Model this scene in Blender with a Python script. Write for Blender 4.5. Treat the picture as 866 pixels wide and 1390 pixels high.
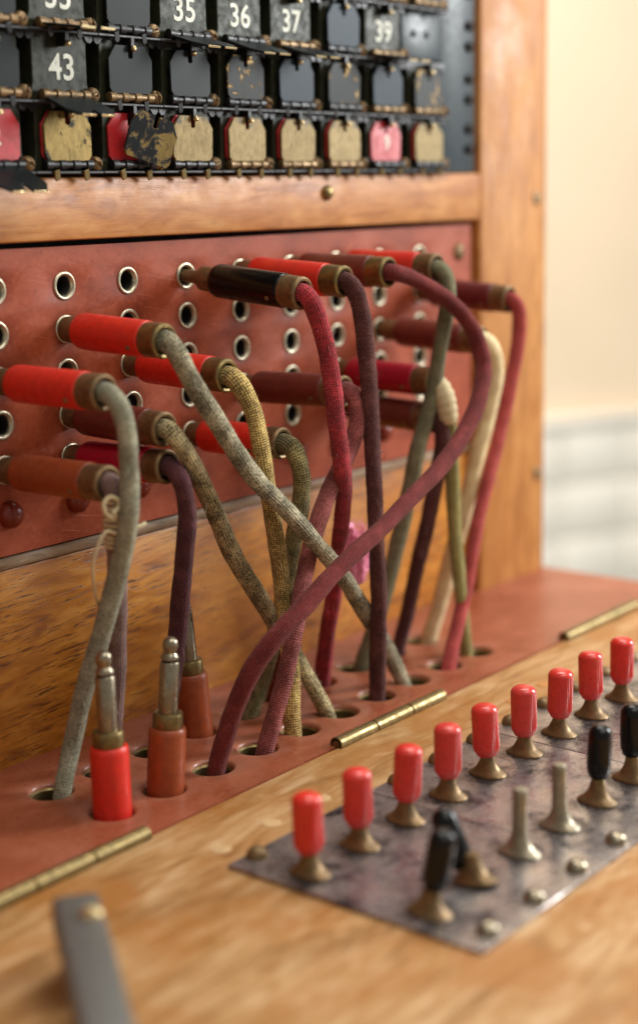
import bpy, bmesh, math, random
from mathutils import Vector, Matrix, Quaternion

for o in list(bpy.data.objects):
    bpy.data.objects.remove(o, do_unlink=True)
sc = bpy.context.scene
C = sc.collection
MM = 0.001
R = math.radians
random.seed(7)

# ------------------------------------------------------------------ camera
cam_data = bpy.data.cameras.new('camera')
cam = bpy.data.objects.new('camera', cam_data)
C.objects.link(cam)
sc.camera = cam
YAW, PITCH, ROLL = R(51.3536), R(10.6537), R(-1.0765)
fwd = Vector((math.sin(YAW) * math.cos(PITCH), math.cos(YAW) * math.cos(PITCH), -math.sin(PITCH)))
rgt = Vector((math.cos(YAW), -math.sin(YAW), 0))
upv = rgt.cross(fwd)
r2 = rgt * math.cos(ROLL) + upv * math.sin(ROLL)
u2 = -rgt * math.sin(ROLL) + upv * math.cos(ROLL)
cam_loc = Vector((-329.07, -396.04, 193.10)) * MM
cam.matrix_world = Matrix(((r2.x, u2.x, -fwd.x, cam_loc.x), (r2.y, u2.y, -fwd.y, cam_loc.y),
                           (r2.z, u2.z, -fwd.z, cam_loc.z), (0, 0, 0, 1)))
cam_data.sensor_fit = 'HORIZONTAL'
cam_data.sensor_width = 36.0
cam_data.lens = 2105.6 / 866 * 36.0
cam_data.shift_y = -45.0 / 866
cam_data.clip_start = 0.01
cam_data.clip_end = 50
cam_data.dof.use_dof = True
cam_data.dof.focus_distance = 0.537
cam_data.dof.aperture_fstop = 7.6

# ------------------------------------------------------------------ light
world = bpy.data.worlds.new('World')
sc.world = world
world.use_nodes = True
bg = world.node_tree.nodes['Background']
bg.inputs[0].default_value = (1.0, 0.95, 0.85, 1)
bg.inputs[1].default_value = 0.32

def area(name, pos, target, sx, sy, power, col):
    d = bpy.data.lights.new(name, 'AREA')
    d.shape = 'RECTANGLE'
    d.size, d.size_y = sx, sy
    d.energy = power
    d.color = col
    o = bpy.data.objects.new(name, d)
    C.objects.link(o)
    o.location = pos
    o.rotation_euler = (Vector(target) - Vector(pos)).to_track_quat('-Z', 'Y').to_euler()
    return o

area('window_light', (1.02, -0.66, 0.50), (0.1, -0.05, 0.08), 0.30, 0.50, 16.5, (0.95, 0.97, 0.97))
area('overhead_fill_light', (0.05, -0.85, 1.5), (0.12, -0.05, 0.08), 1.2, 0.9, 13, (1.0, 0.94, 0.85))  # soft overhead fill added to brighten the desk, not an actual fitting
area('wall_fill_light', (0.78, 0.22, 1.45), (1.48, 0.60, -0.15), 0.9, 0.9, 27, (1.0, 0.95, 0.89))  # unseen fill lamp added to brighten the wall and tiles behind

sc.view_settings.view_transform = 'Standard'
sc.view_settings.look = 'None'
sc.view_settings.exposure = 0.0
sc.view_settings.gamma = 1.0
sc.view_settings.use_curve_mapping = False
sc.render.engine = 'CYCLES'
sc.cycles.use_denoising = True
sc.cycles.max_bounces = 8

# ------------------------------------------------------------------ materials
def lin(r, g, b):
    f = lambda c: (c / 255 / 12.92) if c / 255 <= 0.04045 else ((c / 255 + 0.055) / 1.055) ** 2.4
    return (f(r), f(g), f(b), 1)

class NT:
    def __init__(self, name):
        self.m = bpy.data.materials.new(name)
        self.m.use_nodes = True
        self.t = self.m.node_tree
        self.p = self.t.nodes['Principled BSDF']
    def n(self, kind, **kw):
        nd = self.t.nodes.new(kind)
        for k, v in kw.items():
            if k.startswith('i_'):
                nd.inputs[int(k[2:])].default_value = v
            else:
                setattr(nd, k, v)
        return nd
    def l(self, a, b):
        self.t.links.new(a, b)
    def set(self, **kw):
        for k, v in kw.items():
            self.p.inputs[k.replace('_', ' ')].default_value = v
    def coords(self, scale=(1, 1, 1), kind='Object', rand=True):
        tc = self.n('ShaderNodeTexCoord')
        mp = self.n('ShaderNodeMapping')
        mp.inputs['Scale'].default_value = tuple(1000 * s for s in scale)
        src = tc.outputs[kind]
        if rand:
            oi = self.n('ShaderNodeObjectInfo')
            mul = self.n('ShaderNodeMath', operation='MULTIPLY', i_1=3.7)
            self.l(oi.outputs['Random'], mul.inputs[0])
            add = self.n('ShaderNodeVectorMath', operation='ADD')
            self.l(src, add.inputs[0]); self.l(mul.outputs[0], add.inputs[1])
            src = add.outputs[0]
        self.l(src, mp.inputs['Vector'])
        return mp.outputs[0]
    def noise(self, vec, scale, detail=4, rough=0.55, dist=0.0):
        nd = self.n('ShaderNodeTexNoise')
        nd.inputs['Scale'].default_value = scale
        nd.inputs['Detail'].default_value = detail
        nd.inputs['Roughness'].default_value = rough
        nd.inputs['Distortion'].default_value = dist
        self.l(vec, nd.inputs['Vector'])
        return nd.outputs['Fac']
    def ramp(self, fac, stops, interp='LINEAR'):
        nd = self.n('ShaderNodeValToRGB')
        cr = nd.color_ramp
        cr.interpolation = interp
        while len(cr.elements) < len(stops):
            cr.elements.new(0.5)
        for e, (pos, col) in zip(cr.elements, stops):
            e.position = pos
            e.color = col if len(col) == 4 else (*col, 1)
        self.l(fac, nd.inputs[0])
        return nd.outputs[0]
    def mix(self, fac, a, b, blend='MIX'):
        nd = self.n('ShaderNodeMix', data_type='RGBA', blend_type=blend)
        for sock, v in ((nd.inputs[0], fac), (nd.inputs[6], a), (nd.inputs[7], b)):
            if isinstance(v, (int, float)):
                sock.default_value = v
            elif isinstance(v, tuple):
                sock.default_value = v
            else:
                self.l(v, sock)
        return nd.outputs[2]
    def math(self, op, a, b=None):
        nd = self.n('ShaderNodeMath', operation=op)
        for i, v in enumerate((a, b)):
            if v is None: continue
            if isinstance(v, (int, float)): nd.inputs[i].default_value = v
            else: self.l(v, nd.inputs[i])
        return nd.outputs[0]
    def bump(self, h, strength, dist_mm):
        nd = self.n('ShaderNodeBump')
        nd.inputs['Strength'].default_value = strength
        nd.inputs['Distance'].default_value = dist_mm * MM
        self.l(h, nd.inputs['Height'])
        self.l(nd.outputs[0], self.p.inputs['Normal'])
    def color(self, c): self.l(c, self.p.inputs['Base Color'])
    def rough(self, r): self.l(r, self.p.inputs['Roughness'])

W = (1, 1, 1, 1); K = (0, 0, 0, 1)
g = lambda v: (v, v, v, 1)

def wood(name, dark, mid, pale, stain, axis='X', rough=0.4, fleck=0.5, stain_amt=0.5, pore=(0.58, 0.66), tilt=0.0):
    m = NT(name)
    def vec(al, ac):
        tc = m.n('ShaderNodeTexCoord')
        r = m.n('ShaderNodeMapping')
        r.inputs['Rotation'].default_value = (0, R(tilt), R(tilt))
        mp = m.n('ShaderNodeMapping')
        s = (al, ac, ac) if axis == 'X' else (ac, ac, al)
        mp.inputs['Scale'].default_value = tuple(1000 * q for q in s)
        m.l(tc.outputs['Object'], r.inputs['Vector'])
        m.l(r.outputs[0], mp.inputs['Vector'])
        return mp.outputs[0]
    n0 = m.noise(vec(0.006, 0.035), 1.0, 3, 0.5, 0.8)
    ring = m.math('SINE', m.math('MULTIPLY', n0, 85.0))
    n1 = m.noise(vec(0.03, 0.14), 1.0, 6, 0.62, 0.8)
    tone = m.math('ADD', n1, m.math('MULTIPLY', ring, 0.045))
    c = m.ramp(tone, [(0.32, dark), (0.49, mid), (0.68, pale)])
    # open pores: short dark dashes along the grain
    n2 = m.noise(vec(0.075, 1.5), 1.0, 4, 0.6, 0.5)
    n2b = m.noise(vec(0.02, 0.08), 1.0, 3, 0.6)
    pf = m.ramp(m.math('ADD', n2, m.math('MULTIPLY', m.math('SUBTRACT', n2b, 0.5), 0.28)), [(pore[0], K), (pore[1], g(fleck))])
    c = m.mix(pf, c, tuple(x * 0.22 for x in dark[:3]) + (1,))
    n3 = m.noise(vec(0.06, 2.6), 1.0, 2, 0.5)
    c = m.mix(m.ramp(n3, [(0.35, g(0.22)), (0.55, K)]), c, dark)
    # old stains and rubbed places, without direction
    n4 = m.noise(vec(0.02, 0.028), 1.0, 7, 0.65, 0.5)
    c = m.mix(m.ramp(n4, [(0.47, K), (0.60, g(stain_amt))]), c, stain)
    n5 = m.noise(vec(0.045, 0.06), 1.0, 6, 0.7)
    c = m.mix(m.ramp(n5, [(0.58, K), (0.72, g(0.45))]), c, pale)
    n6 = m.noise(vec(0.16, 0.2), 1.0, 5, 0.75)
    c = m.mix(m.ramp(n6, [(0.66, K), (0.74, g(0.55))]), c, tuple(x * 0.3 for x in dark[:3]) + (1,))
    m.color(c)
    m.rough(m.ramp(n5, [(0.35, g(rough - 0.06)), (0.68, g(rough + 0.2))]))
    m.bump(m.math('SUBTRACT', m.math('MULTIPLY', n3, 0.4), pf), 0.3, 0.2)
    m.set(Specular_IOR_Level=0.5)
    return m.m

def plain(name, col, rough=0.4, metal=0.0, var=0.25, dirt=None, spec=0.5, scale=0.35, coat=0.0, fade=0.0):
    m = NT(name)
    v = m.coords((scale,) * 3)
    n = m.noise(v, 1.0, 5, 0.6)
    d = tuple(x * (1 - var) for x in col[:3]) + (1,)
    u = tuple(min(1, x * (1 + var)) for x in col[:3]) + (1,)
    c = m.ramp(n, [(0.35, d), (0.65, u)])
    if fade:
        oi = m.n('ShaderNodeObjectInfo')
        c = m.mix(m.ramp(oi.outputs['Random'], [(0.0, g(0.0)), (1.0, g(fade))]), c, tuple(x * 0.55 + 0.10 for x in col[:3]) + (1,))
    if dirt:
        n4 = m.noise(m.coords((scale * 2.2,) * 3), 1.0, 6, 0.7)
        c = m.mix(m.ramp(n4, [(0.56, K), (0.72, g(0.8))]), c, dirt)
    m.color(c)
    m.rough(m.ramp(n, [(0.35, g(min(1, rough * 1.35))), (0.65, g(rough * 0.85))]))
    m.bump(n, 0.12, 0.12)
    m.set(Metallic=metal, Specular_IOR_Level=spec, Coat_Weight=coat)
    return m.m

def fibre_board(name, base, dark, pale, rough, grid, ring, ring_col, ring_amt, lim, spec=0.28):
    """grid = ((first x, pitch x), (first y, pitch y)) of the holes in the sheet's own plane, ring = (inner mm, outer mm)"""
    m = NT(name)
    n1 = m.noise(m.coords((0.028, 0.04, 0.04), rand=False), 1.0, 7, 0.68, 0.4)
    c = m.ramp(n1, [(0.32, dark), (0.52, base), (0.72, pale)])
    n2 = m.noise(m.coords((0.5, 0.5, 0.5), rand=False), 1.0, 6, 0.75)
    c = m.mix(m.ramp(n2, [(0.54, K), (0.66, g(0.65))]), c, pale)
    c = m.mix(m.ramp(n2, [(0.34, g(0.8)), (0.44, K)]), c, dark)
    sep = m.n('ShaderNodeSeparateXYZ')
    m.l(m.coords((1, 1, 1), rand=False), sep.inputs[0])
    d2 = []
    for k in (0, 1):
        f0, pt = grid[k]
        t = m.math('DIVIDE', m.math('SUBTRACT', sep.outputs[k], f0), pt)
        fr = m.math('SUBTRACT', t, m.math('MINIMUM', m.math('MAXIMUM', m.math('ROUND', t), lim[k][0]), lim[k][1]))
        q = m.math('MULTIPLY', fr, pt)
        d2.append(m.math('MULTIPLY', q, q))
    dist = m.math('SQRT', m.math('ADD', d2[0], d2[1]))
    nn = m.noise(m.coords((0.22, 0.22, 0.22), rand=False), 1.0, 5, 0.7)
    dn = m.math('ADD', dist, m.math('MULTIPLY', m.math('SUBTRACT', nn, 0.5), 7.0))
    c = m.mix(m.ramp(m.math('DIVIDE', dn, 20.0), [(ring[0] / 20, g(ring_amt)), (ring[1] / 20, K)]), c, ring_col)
    # hairline scratches in a few directions
    for rz, thr in ((0.2, 0.70), (-0.5, 0.72), (1.1, 0.73)):
        tc = m.n('ShaderNodeTexCoord')
        r = m.n('ShaderNodeMapping'); r.inputs['Rotation'].default_value = (0, 0, rz)
        s = m.n('ShaderNodeMapping'); s.inputs['Scale'].default_value = (35, 1500, 900)
        m.l(tc.outputs['Object'], r.inputs['Vector']); m.l(r.outputs[0], s.inputs['Vector'])
        ns = m.noise(s.outputs[0], 1.0, 2, 0.5)
        c = m.mix(m.ramp(ns, [(thr - 0.02, K), (thr + 0.01, g(0.42))]), c, tuple(min(1, x * 1.5 + .03) for x in pale[:3]) + (1,))
    m.color(c)
    m.rough(m.ramp(n2, [(0.35, g(rough - 0.06)), (0.65, g(rough + 0.16))]))
    m.bump(n2, 0.16, 0.15)
    m.set(Specular_IOR_Level=spec)
    return m.m

def cord_mat(name, base, speck, amount=0.5, braid=0.1, worn=None):
    m = NT(name)
    uv = m.n('ShaderNodeUVMap')
    sep = m.n('ShaderNodeSeparateXYZ')
    m.l(uv.outputs[0], sep.inputs[0])
    u = m.math('MULTIPLY', sep.outputs[0], 2 * math.pi / 1.7)
    w = m.math('MULTIPLY', sep.outputs[1], 2 * math.pi * 10)
    s1 = m.math('SINE', m.math('ADD', u, w))
    s2 = m.math('SINE', m.math('SUBTRACT', u, w))
    br = m.math('MULTIPLY', s1, s2)
    vo = m.coords((1, 1, 1))
    n1 = m.noise(vo, 1.3, 4, 0.75)
    n2 = m.noise(vo, 0.13, 4, 0.6)
    thr = m.math('ADD', m.math('MULTIPLY', br, braid), m.math('ADD', n1, m.math('MULTIPLY', m.math('SUBTRACT', n2, 0.5), 0.35)))
    fac = m.ramp(thr, [(0.42, g(amount)), (0.58, K)])
    b2 = worn or tuple(min(1, x * (1.22 if braid < .08 else 1.35) + 0.01) for x in base[:3]) + (1,)
    c0 = m.ramp(n2, [(0.35, tuple(x * (0.84 if braid < .08 else 0.66) for x in base[:3]) + (1,)), (0.52, base), (0.70, b2)])
    m.color(m.mix(fac, c0, speck))
    m.set(Roughness=0.88, Specular_IOR_Level=0.15, Sheen_Weight=0.12, Sheen_Roughness=0.45)
    m.p.inputs['Sheen Tint'].default_value = (1.0, 0.9, 0.85, 1)
    h = m.math('ADD', m.math('MULTIPLY', br, 0.35 + braid * 2), m.math('MULTIPLY', n1, 1.3))
    m.bump(h, 0.75, 0.45)
    return m.m

def chipped(name, paint, metal_col, lo, hi, scale=0.16, metal=0.85):
    """enamel paint worn through to bare brass where a noise says so"""
    m = NT(name)
    n = m.noise(m.coords((scale, scale, scale * 0.8)), 1.0, 9, 0.72, 0.8)
    fac = m.ramp(n, [(lo, K), (hi, W)])
    n2 = m.noise(m.coords((0.5, 0.5, 0.25)), 1.0, 4, 0.6)
    mc = m.ramp(n2, [(0.3, tuple(x * 0.6 for x in metal_col[:3]) + (1,)), (0.65, metal_col)])
    m.color(m.mix(fac, paint, mc))
    m.l(m.math('MULTIPLY', fac, metal), m.p.inputs['Metallic'])
    m.rough(m.ramp(fac, [(0.0, g(0.42)), (1.0, g(0.45))]))
    m.bump(m.math('MULTIPLY', fac, -1.0), 0.4, 0.15)
    m.set(Specular_IOR_Level=0.13)
    return m.m

M = {}
M['wood_desk'] = wood('worn_desk_wood', lin(140, 98, 52), lin(180, 136, 84), lin(204, 168, 124), lin(164, 106, 44), 'X', 0.46, 0.35, 0.75, (0.62, 0.70))
M['wood_rail'] = wood('rail_wood', lin(152, 92, 40), lin(186, 124, 62), lin(202, 146, 86), lin(162, 98, 40), 'X', 0.44, 0.4, 0.5, (0.62, 0.70))
M['wood_post'] = wood('post_wood', lin(150, 90, 34), lin(192, 130, 62), lin(206, 148, 84), lin(168, 104, 40), 'Z', 0.5, 0.35, 0.5, (0.62, 0.70))
M['wood_lower'] = wood('lower_board_wood', lin(140, 80, 20), lin(188, 120, 36), lin(206, 144, 60), lin(160, 92, 24), 'X', 0.32, 0.85, 0.5, (0.55, 0.63), 2.5)
M['wood_edge'] = wood('worn_grey_edge_wood', lin(110, 84, 56), lin(150, 126, 98), lin(180, 160, 136), lin(130, 92, 56), 'X', 0.55, 0.5, 0.5)
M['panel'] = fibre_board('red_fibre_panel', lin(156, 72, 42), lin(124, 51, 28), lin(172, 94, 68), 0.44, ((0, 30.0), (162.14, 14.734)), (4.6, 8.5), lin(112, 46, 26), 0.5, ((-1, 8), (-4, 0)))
M['strip'] = fibre_board('red_fibre_shelf', lin(148, 80, 54), lin(130, 64, 38), lin(164, 100, 78), 0.30, ((-9.39, 23.467), (-54.15, 28.75)), (7.0, 13.0), lin(170, 112, 88), 0.6, ((0, 9), (0, 1)), 0.5)
M['rivet'] = plain('red_brown_rivet', lin(120, 42, 24), 0.25, 0, 0.2)
M['nickel'] = plain('tarnished_nickel', lin(196, 188, 164), 0.36, 0.9, 0.2, lin(124, 110, 82))
M['brass'] = plain('aged_brass', lin(130, 112, 72), 0.36, 0.8, 0.25, lin(88, 72, 48))
M['brass_dull'] = plain('dull_brown_brass', lin(122, 98, 66), 0.44, 0.55, 0.25, lin(78, 60, 40))
M['brass_bright'] = plain('rubbed_brass_edge', lin(200, 180, 136), 0.30, 0.85, 0.2)
M['plug_metal'] = plain('worn_plug_metal', lin(150, 140, 120), 0.28, 0.9, 0.18, lin(96, 82, 60))
M['steel'] = plain('bare_lever_metal', lin(150, 140, 120), 0.40, 0.65, 0.2, lin(100, 88, 66))
M['hole'] = plain('hole_shade', lin(14, 12, 12), 0.8, 0, 0.2)  # near-black colour painting the shade inside the jack holes
M['red_plastic'] = plain('red_plug_plastic', lin(210, 44, 30), 0.36, 0, 0.10, spec=0.5)
M['red_cap'] = plain('red_switch_cap', lin(218, 46, 32), 0.20, 0, 0.10, lin(150, 24, 20), spec=0.5, fade=0.3)
M['magenta_plastic'] = plain('magenta_plug_plastic', lin(164, 12, 44), 0.32, 0, 0.10)
M['brown_plastic'] = plain('brown_plug_plastic', lin(146, 68, 34), 0.36, 0, 0.15)
M['dark_brown_plastic'] = plain('dark_brown_plug_plastic', lin(104, 44, 34), 0.36, 0, 0.15)
M['maroon_plastic'] = plain('maroon_plug_plastic', lin(98, 28, 32), 0.34, 0, 0.15)
M['black_plastic'] = plain('black_plug_plastic', lin(8, 8, 9), 0.22, 0, 0.2, spec=0.3)
M['black_enamel'] = plain('black_enamel', lin(20, 20, 22), 0.42, 0, 0.3)
M['black_blue_sheen'] = plain('black_backing_blue_sheen', lin(44, 56, 62), 0.38, 0, 0.25)  # black board with the window's bluish sheen put into its colour
M['number_plate'] = plain('olive_black_number_plate', lin(42, 44, 32), 0.42, 0.05, 0.3, lin(84, 70, 44), spec=0.2)
M['white_paint'] = plain('white_numeral_paint', lin(232, 232, 216), 0.6, 0, 0.08)
M['red_flag'] = plain('red_flag_paint', lin(184, 36, 42), 0.38, 0, 0.15, lin(120, 40, 30))
def shutter_brass():
    m = NT('worn_brass_shutter')
    n = m.noise(m.coords((0.2, 0.2, 0.2)), 1.0, 6, 0.65, 0.4)
    n2 = m.noise(m.coords((0.7, 0.7, 0.35)), 1.0, 4, 0.7)
    c = m.ramp(n2, [(0.3, lin(106, 88, 50)), (0.5, lin(124, 104, 62)), (0.7, lin(136, 116, 72))])
    sep = m.n('ShaderNodeSeparateXYZ')
    m.l(m.coords((1, 1, 1), rand=False), sep.inputs[0])
    e = m.math('ADD', m.math('DIVIDE', sep.outputs[2], 40.0), m.math('MULTIPLY', n, 0.55))
    c = m.mix(m.ramp(e, [(0.66, K), (0.72, g(0.8))]), c, lin(58, 56, 50))
    sp = m.noise(m.coords((0.9, 0.9, 0.9)), 1.0, 3, 0.6)
    c = m.mix(m.ramp(sp, [(0.74, K), (0.79, g(0.6))]), c, lin(72, 56, 34))
    m.color(c)
    m.rough(m.ramp(n2, [(0.3, g(0.55)), (0.7, g(0.42))]))
    m.set(Metallic=0.35, Specular_IOR_Level=0.35)
    m.bump(n2, 0.15, 0.1)
    return m.m
M['shutter_brass'] = shutter_brass()
M['shutter_patchy'] = chipped('black_flaking_off_brass', lin(30, 32, 34), lin(138, 116, 68), 0.48, 0.54, 0.12, 0.5)
M['shutter_mostly'] = chipped('brass_with_black_remnants', lin(34, 34, 34), lin(140, 118, 70), 0.40, 0.46, 0.12, 0.5)
M['shutter_dark'] = chipped('dark_enamel_chipped', lin(26, 31, 32), lin(140, 116, 78), 0.64, 0.67, 0.12)
M['shutter_blue_sheen'] = chipped('dark_enamel_blue_sheen', lin(34, 50, 62), lin(150, 134, 100), 0.72, 0.76, 0.12)  # dark enamel tinted with the window's blue reflection; chips are bare brass
M['shutter_scratched'] = chipped('dark_enamel_scratched', lin(30, 35, 35), lin(168, 140, 94), 0.55, 0.59, 0.12, 0.4)
M['key_plate'] = None
M['cream'] = plain('cream_wall_paint', lin(240, 219, 190), 0.85, 0, 0.03, scale=0.004)
M['tile'] = plain('white_glazed_tile', lin(244, 240, 228), 0.25, 0, 0.05, scale=0.01)
M['grout'] = plain('white_grout', lin(236, 232, 224), 0.8, 0, 0.03, scale=0.05)
M['string'] = plain('cream_string', lin(206, 190, 150), 0.85, 0, 0.15, scale=1.5)
M['pink_fluff'] = plain('pink_fluff', lin(238, 150, 178), 0.95, 0, 0.15, scale=0.6)
M['iron'] = plain('grey_iron_strap', lin(112, 112, 108), 0.45, 0.6, 0.2)
M['filler'] = plain('pale_wood_filler', lin(196, 162, 116), 0.55, 0, 0.15)

def key_plate_mat():
    m = NT('stained_steel_plate')
    n1 = m.noise(m.coords((0.05, 0.05, 0.05), rand=True), 1.0, 6, 0.65, 0.4)
    c = m.ramp(n1, [(0.34, lin(48, 50, 60)), (0.45, lin(152, 146, 146)), (0.66, lin(190, 182, 176))])
    n2 = m.noise(m.coords((0.3, 0.3, 0.3)), 1.0, 5, 0.7)
    c = m.mix(m.ramp(n2, [(0.60, K), (0.70, g(0.7))]), c, lin(52, 46, 46))
    sep = m.n('ShaderNodeSeparateXYZ')
    m.l(m.coords((1, 1, 1), rand=False), sep.inputs[0])
    dd = []
    for k, f0, pt, hi in ((0, -9.39, 23.467, 12), (1, -175.0, 40.5, 1)):
        t = m.math('DIVIDE', m.math('SUBTRACT', sep.outputs[k], f0), pt)
        q = m.math('MULTIPLY', m.math('SUBTRACT', t, m.math('MINIMUM', m.math('MAXIMUM', m.math('ROUND', t), 0), hi)), pt)
        dd.append(m.math('MULTIPLY', q, q))
    nn = m.noise(m.coords((0.14, 0.14, 0.14)), 1.0, 6, 0.7)
    dn = m.math('ADD', m.math('SQRT', m.math('ADD', dd[0], dd[1])), m.math('MULTIPLY', m.math('SUBTRACT', nn, 0.5), 26.0))
    c = m.mix(m.ramp(m.math('DIVIDE', dn, 24.0), [(0.22, g(0.75)), (0.45, K)]), c, lin(34, 34, 42))
    for rz in (0.15, 1.3, -0.7):
        tc = m.n('ShaderNodeTexCoord')
        r = m.n('ShaderNodeMapping'); r.inputs['Rotation'].default_value = (0, 0, rz)
        s = m.n('ShaderNodeMapping'); s.inputs['Scale'].default_value = (30, 1300, 900)
        m.l(tc.outputs['Object'], r.inputs['Vector']); m.l(r.outputs[0], s.inputs['Vector'])
        ns = m.noise(s.outputs[0], 1.0, 2, 0.5)
        c = m.mix(m.ramp(ns, [(0.66, K), (0.70, g(0.5))]), c, lin(196, 190, 186))
    m.color(c)
    m.rough(m.ramp(n2, [(0.3, g(0.20)), (0.7, g(0.40))]))
    m.bump(n2, 0.12, 0.2)
    m.set(Metallic=0.8)
    return m.m
M['key_plate'] = key_plate_mat()

# ------------------------------------------------------------------ helpers
WM = {}      # world matrix of every object, for parenting

def mesh_from(name, verts, faces, smooth=True, uvs=None, auto=None):
    me = bpy.data.meshes.new(name)
    me.from_pydata([tuple(c * MM for c in v) for v in verts], [], faces)
    if uvs:
        ul = me.uv_layers.new(name='UVMap')
        k = 0
        for f in uvs:
            for t in f:
                ul.data[k].uv = t
                k += 1
    me.update()
    if smooth:
        for p in me.polygons: p.use_smooth = True
    return me

def bm_mesh(name, bm, smooth=False, angle=None):
    bmesh.ops.recalc_face_normals(bm, faces=bm.faces)
    bmesh.ops.scale(bm, vec=(MM, MM, MM), verts=bm.verts)
    if angle is not None:
        for f in bm.faces: f.smooth = True
        for e in bm.edges:
            if len(e.link_faces) == 2 and e.calc_face_angle() > R(angle): e.smooth = False
    else:
        for f in bm.faces: f.smooth = smooth
    me = bpy.data.meshes.new(name)
    bm.to_mesh(me)
    bm.free()
    return me

def put(name, me, mat, parent=None, loc=(0, 0, 0), rot=None, kind=None, label=None):
    """one mesh object at a world place (mm), under its parent"""
    o = bpy.data.objects.new(name, me)
    C.objects.link(o)
    if mat is not None and len(me.materials) == 0: me.materials.append(mat)
    elif mat is not None and me.materials[0] != mat:
        o.material_slots[0].link = 'OBJECT'
        o.material_slots[0].material = mat
    mw = Matrix.Translation(Vector(loc) * MM)
    if rot is not None: mw = mw @ rot
    WM[o.name] = mw
    if parent is not None:
        o.parent = parent
        o.matrix_basis = WM[parent.name].inverted() @ mw
    else:
        o.matrix_basis = mw
    if kind: o['kind'] = kind
    if label: o['label'] = label
    return o

def thing(name, label, cat, loc, group=None):
    o = bpy.data.objects.new(name, None)
    C.objects.link(o)
    o.empty_display_size = 0.01
    mw = Matrix.Translation(Vector(loc) * MM)
    WM[o.name] = mw
    o.matrix_basis = mw
    o['label'] = label
    o['category'] = cat
    if group: o['group'] = group
    return o

def box(x0, x1, y0, y1, z0, z1, bev=0.6, seg=2):
    bm = bmesh.new()
    bmesh.ops.create_cube(bm, size=1)
    for v in bm.verts:
        v.co = Vector(((x0 + x1) / 2 + v.co.x * (x1 - x0), (y0 + y1) / 2 + v.co.y * (y1 - y0), (z0 + z1) / 2 + v.co.z * (z1 - z0)))
    if bev:
        bmesh.ops.bevel(bm, geom=list(bm.edges), offset=bev, segments=seg, affect='EDGES', profile=0.5)
    return bm_mesh('box', bm, angle=40)

def lathe(prof, n=24, sharp=None, sx=1.0, sy=1.0):
    """profile of (radius, height) about z"""
    bm = bmesh.new()
    rings = []
    for r, h in prof:
        if r < 1e-6:
            rings.append([bm.verts.new((0, 0, h))])
        else:
            rings.append([bm.verts.new((sx * r * math.cos(2 * math.pi * k / n), sy * r * math.sin(2 * math.pi * k / n), h)) for k in range(n)])
    for a, b in zip(rings, rings[1:]):
        for k in range(n):
            q = [a[k % len(a)], a[(k + 1) % len(a)], b[(k + 1) % len(b)], b[k % len(b)]]
            q2 = []
            for v in q:
                if v not in q2: q2.append(v)
            if len(q2) > 2: bm.faces.new(q2)
    return bm_mesh('lathe', bm, angle=38)

def extrude_poly(pts, y0, y1, bev=0.25):
    """an outline in x,z given a real thickness in y"""
    bm = bmesh.new()
    a = [bm.verts.new((x, y0, z)) for x, z in pts]
    f = bm.faces.new(a)
    r = bmesh.ops.extrude_face_region(bm, geom=[f])
    for v in r['geom']:
        if isinstance(v, bmesh.types.BMVert): v.co.y = y1
    if bev:
        es = [e for e in bm.edges if abs(e.verts[0].co.y - e.verts[1].co.y) < 1e-6]
        bmesh.ops.bevel(bm, geom=es, offset=bev, segments=1, affect='EDGES')
    return bm_mesh('plate', bm, angle=30)

def catmull(P, step=1.0):
    P = [Vector(p) for p in P]
    P = [P[0] * 2 - P[1]] + P + [P[-1] * 2 - P[-2]]
    out = []
    for i in range(1, len(P) - 2):
        p0, p1, p2, p3 = P[i - 1:i + 3]
        d = lambda a, b: max(1e-4, (b - a).length ** 0.5)
        t0 = 0; t1 = d(p0, p1); t2 = t1 + d(p1, p2); t3 = t2 + d(p2, p3)
        n = max(2, int((p2 - p1).length / step))
        for k in range(n):
            t = t1 + (t2 - t1) * k / n
            A1 = p0 * ((t1 - t) / (t1 - t0)) + p1 * ((t - t0) / (t1 - t0))
            A2 = p1 * ((t2 - t) / (t2 - t1)) + p2 * ((t - t1) / (t2 - t1))
            A3 = p2 * ((t3 - t) / (t3 - t2)) + p3 * ((t - t2) / (t3 - t2))
            B1 = A1 * ((t2 - t) / (t2 - t0)) + A2 * ((t - t0) / (t2 - t0))
            B2 = A2 * ((t3 - t) / (t3 - t1)) + A3 * ((t - t1) / (t3 - t1))
            out.append(B1 * ((t2 - t) / (t2 - t1)) + B2 * ((t - t1) / (t2 - t1)))
    out.append(P[-2])
    return out

def frames(path):
    T = [(path[min(i + 1, len(path) - 1)] - path[max(i - 1, 0)]).normalized() for i in range(len(path))]
    n = T[0].orthogonal().normalized()
    F = []
    for i, t in enumerate(T):
        if i: n = (T[i - 1].rotation_difference(t) @ n)
        n = (n - t * n.dot(t)).normalized()
        F.append((t, n, t.cross(n)))
    return F

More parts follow.
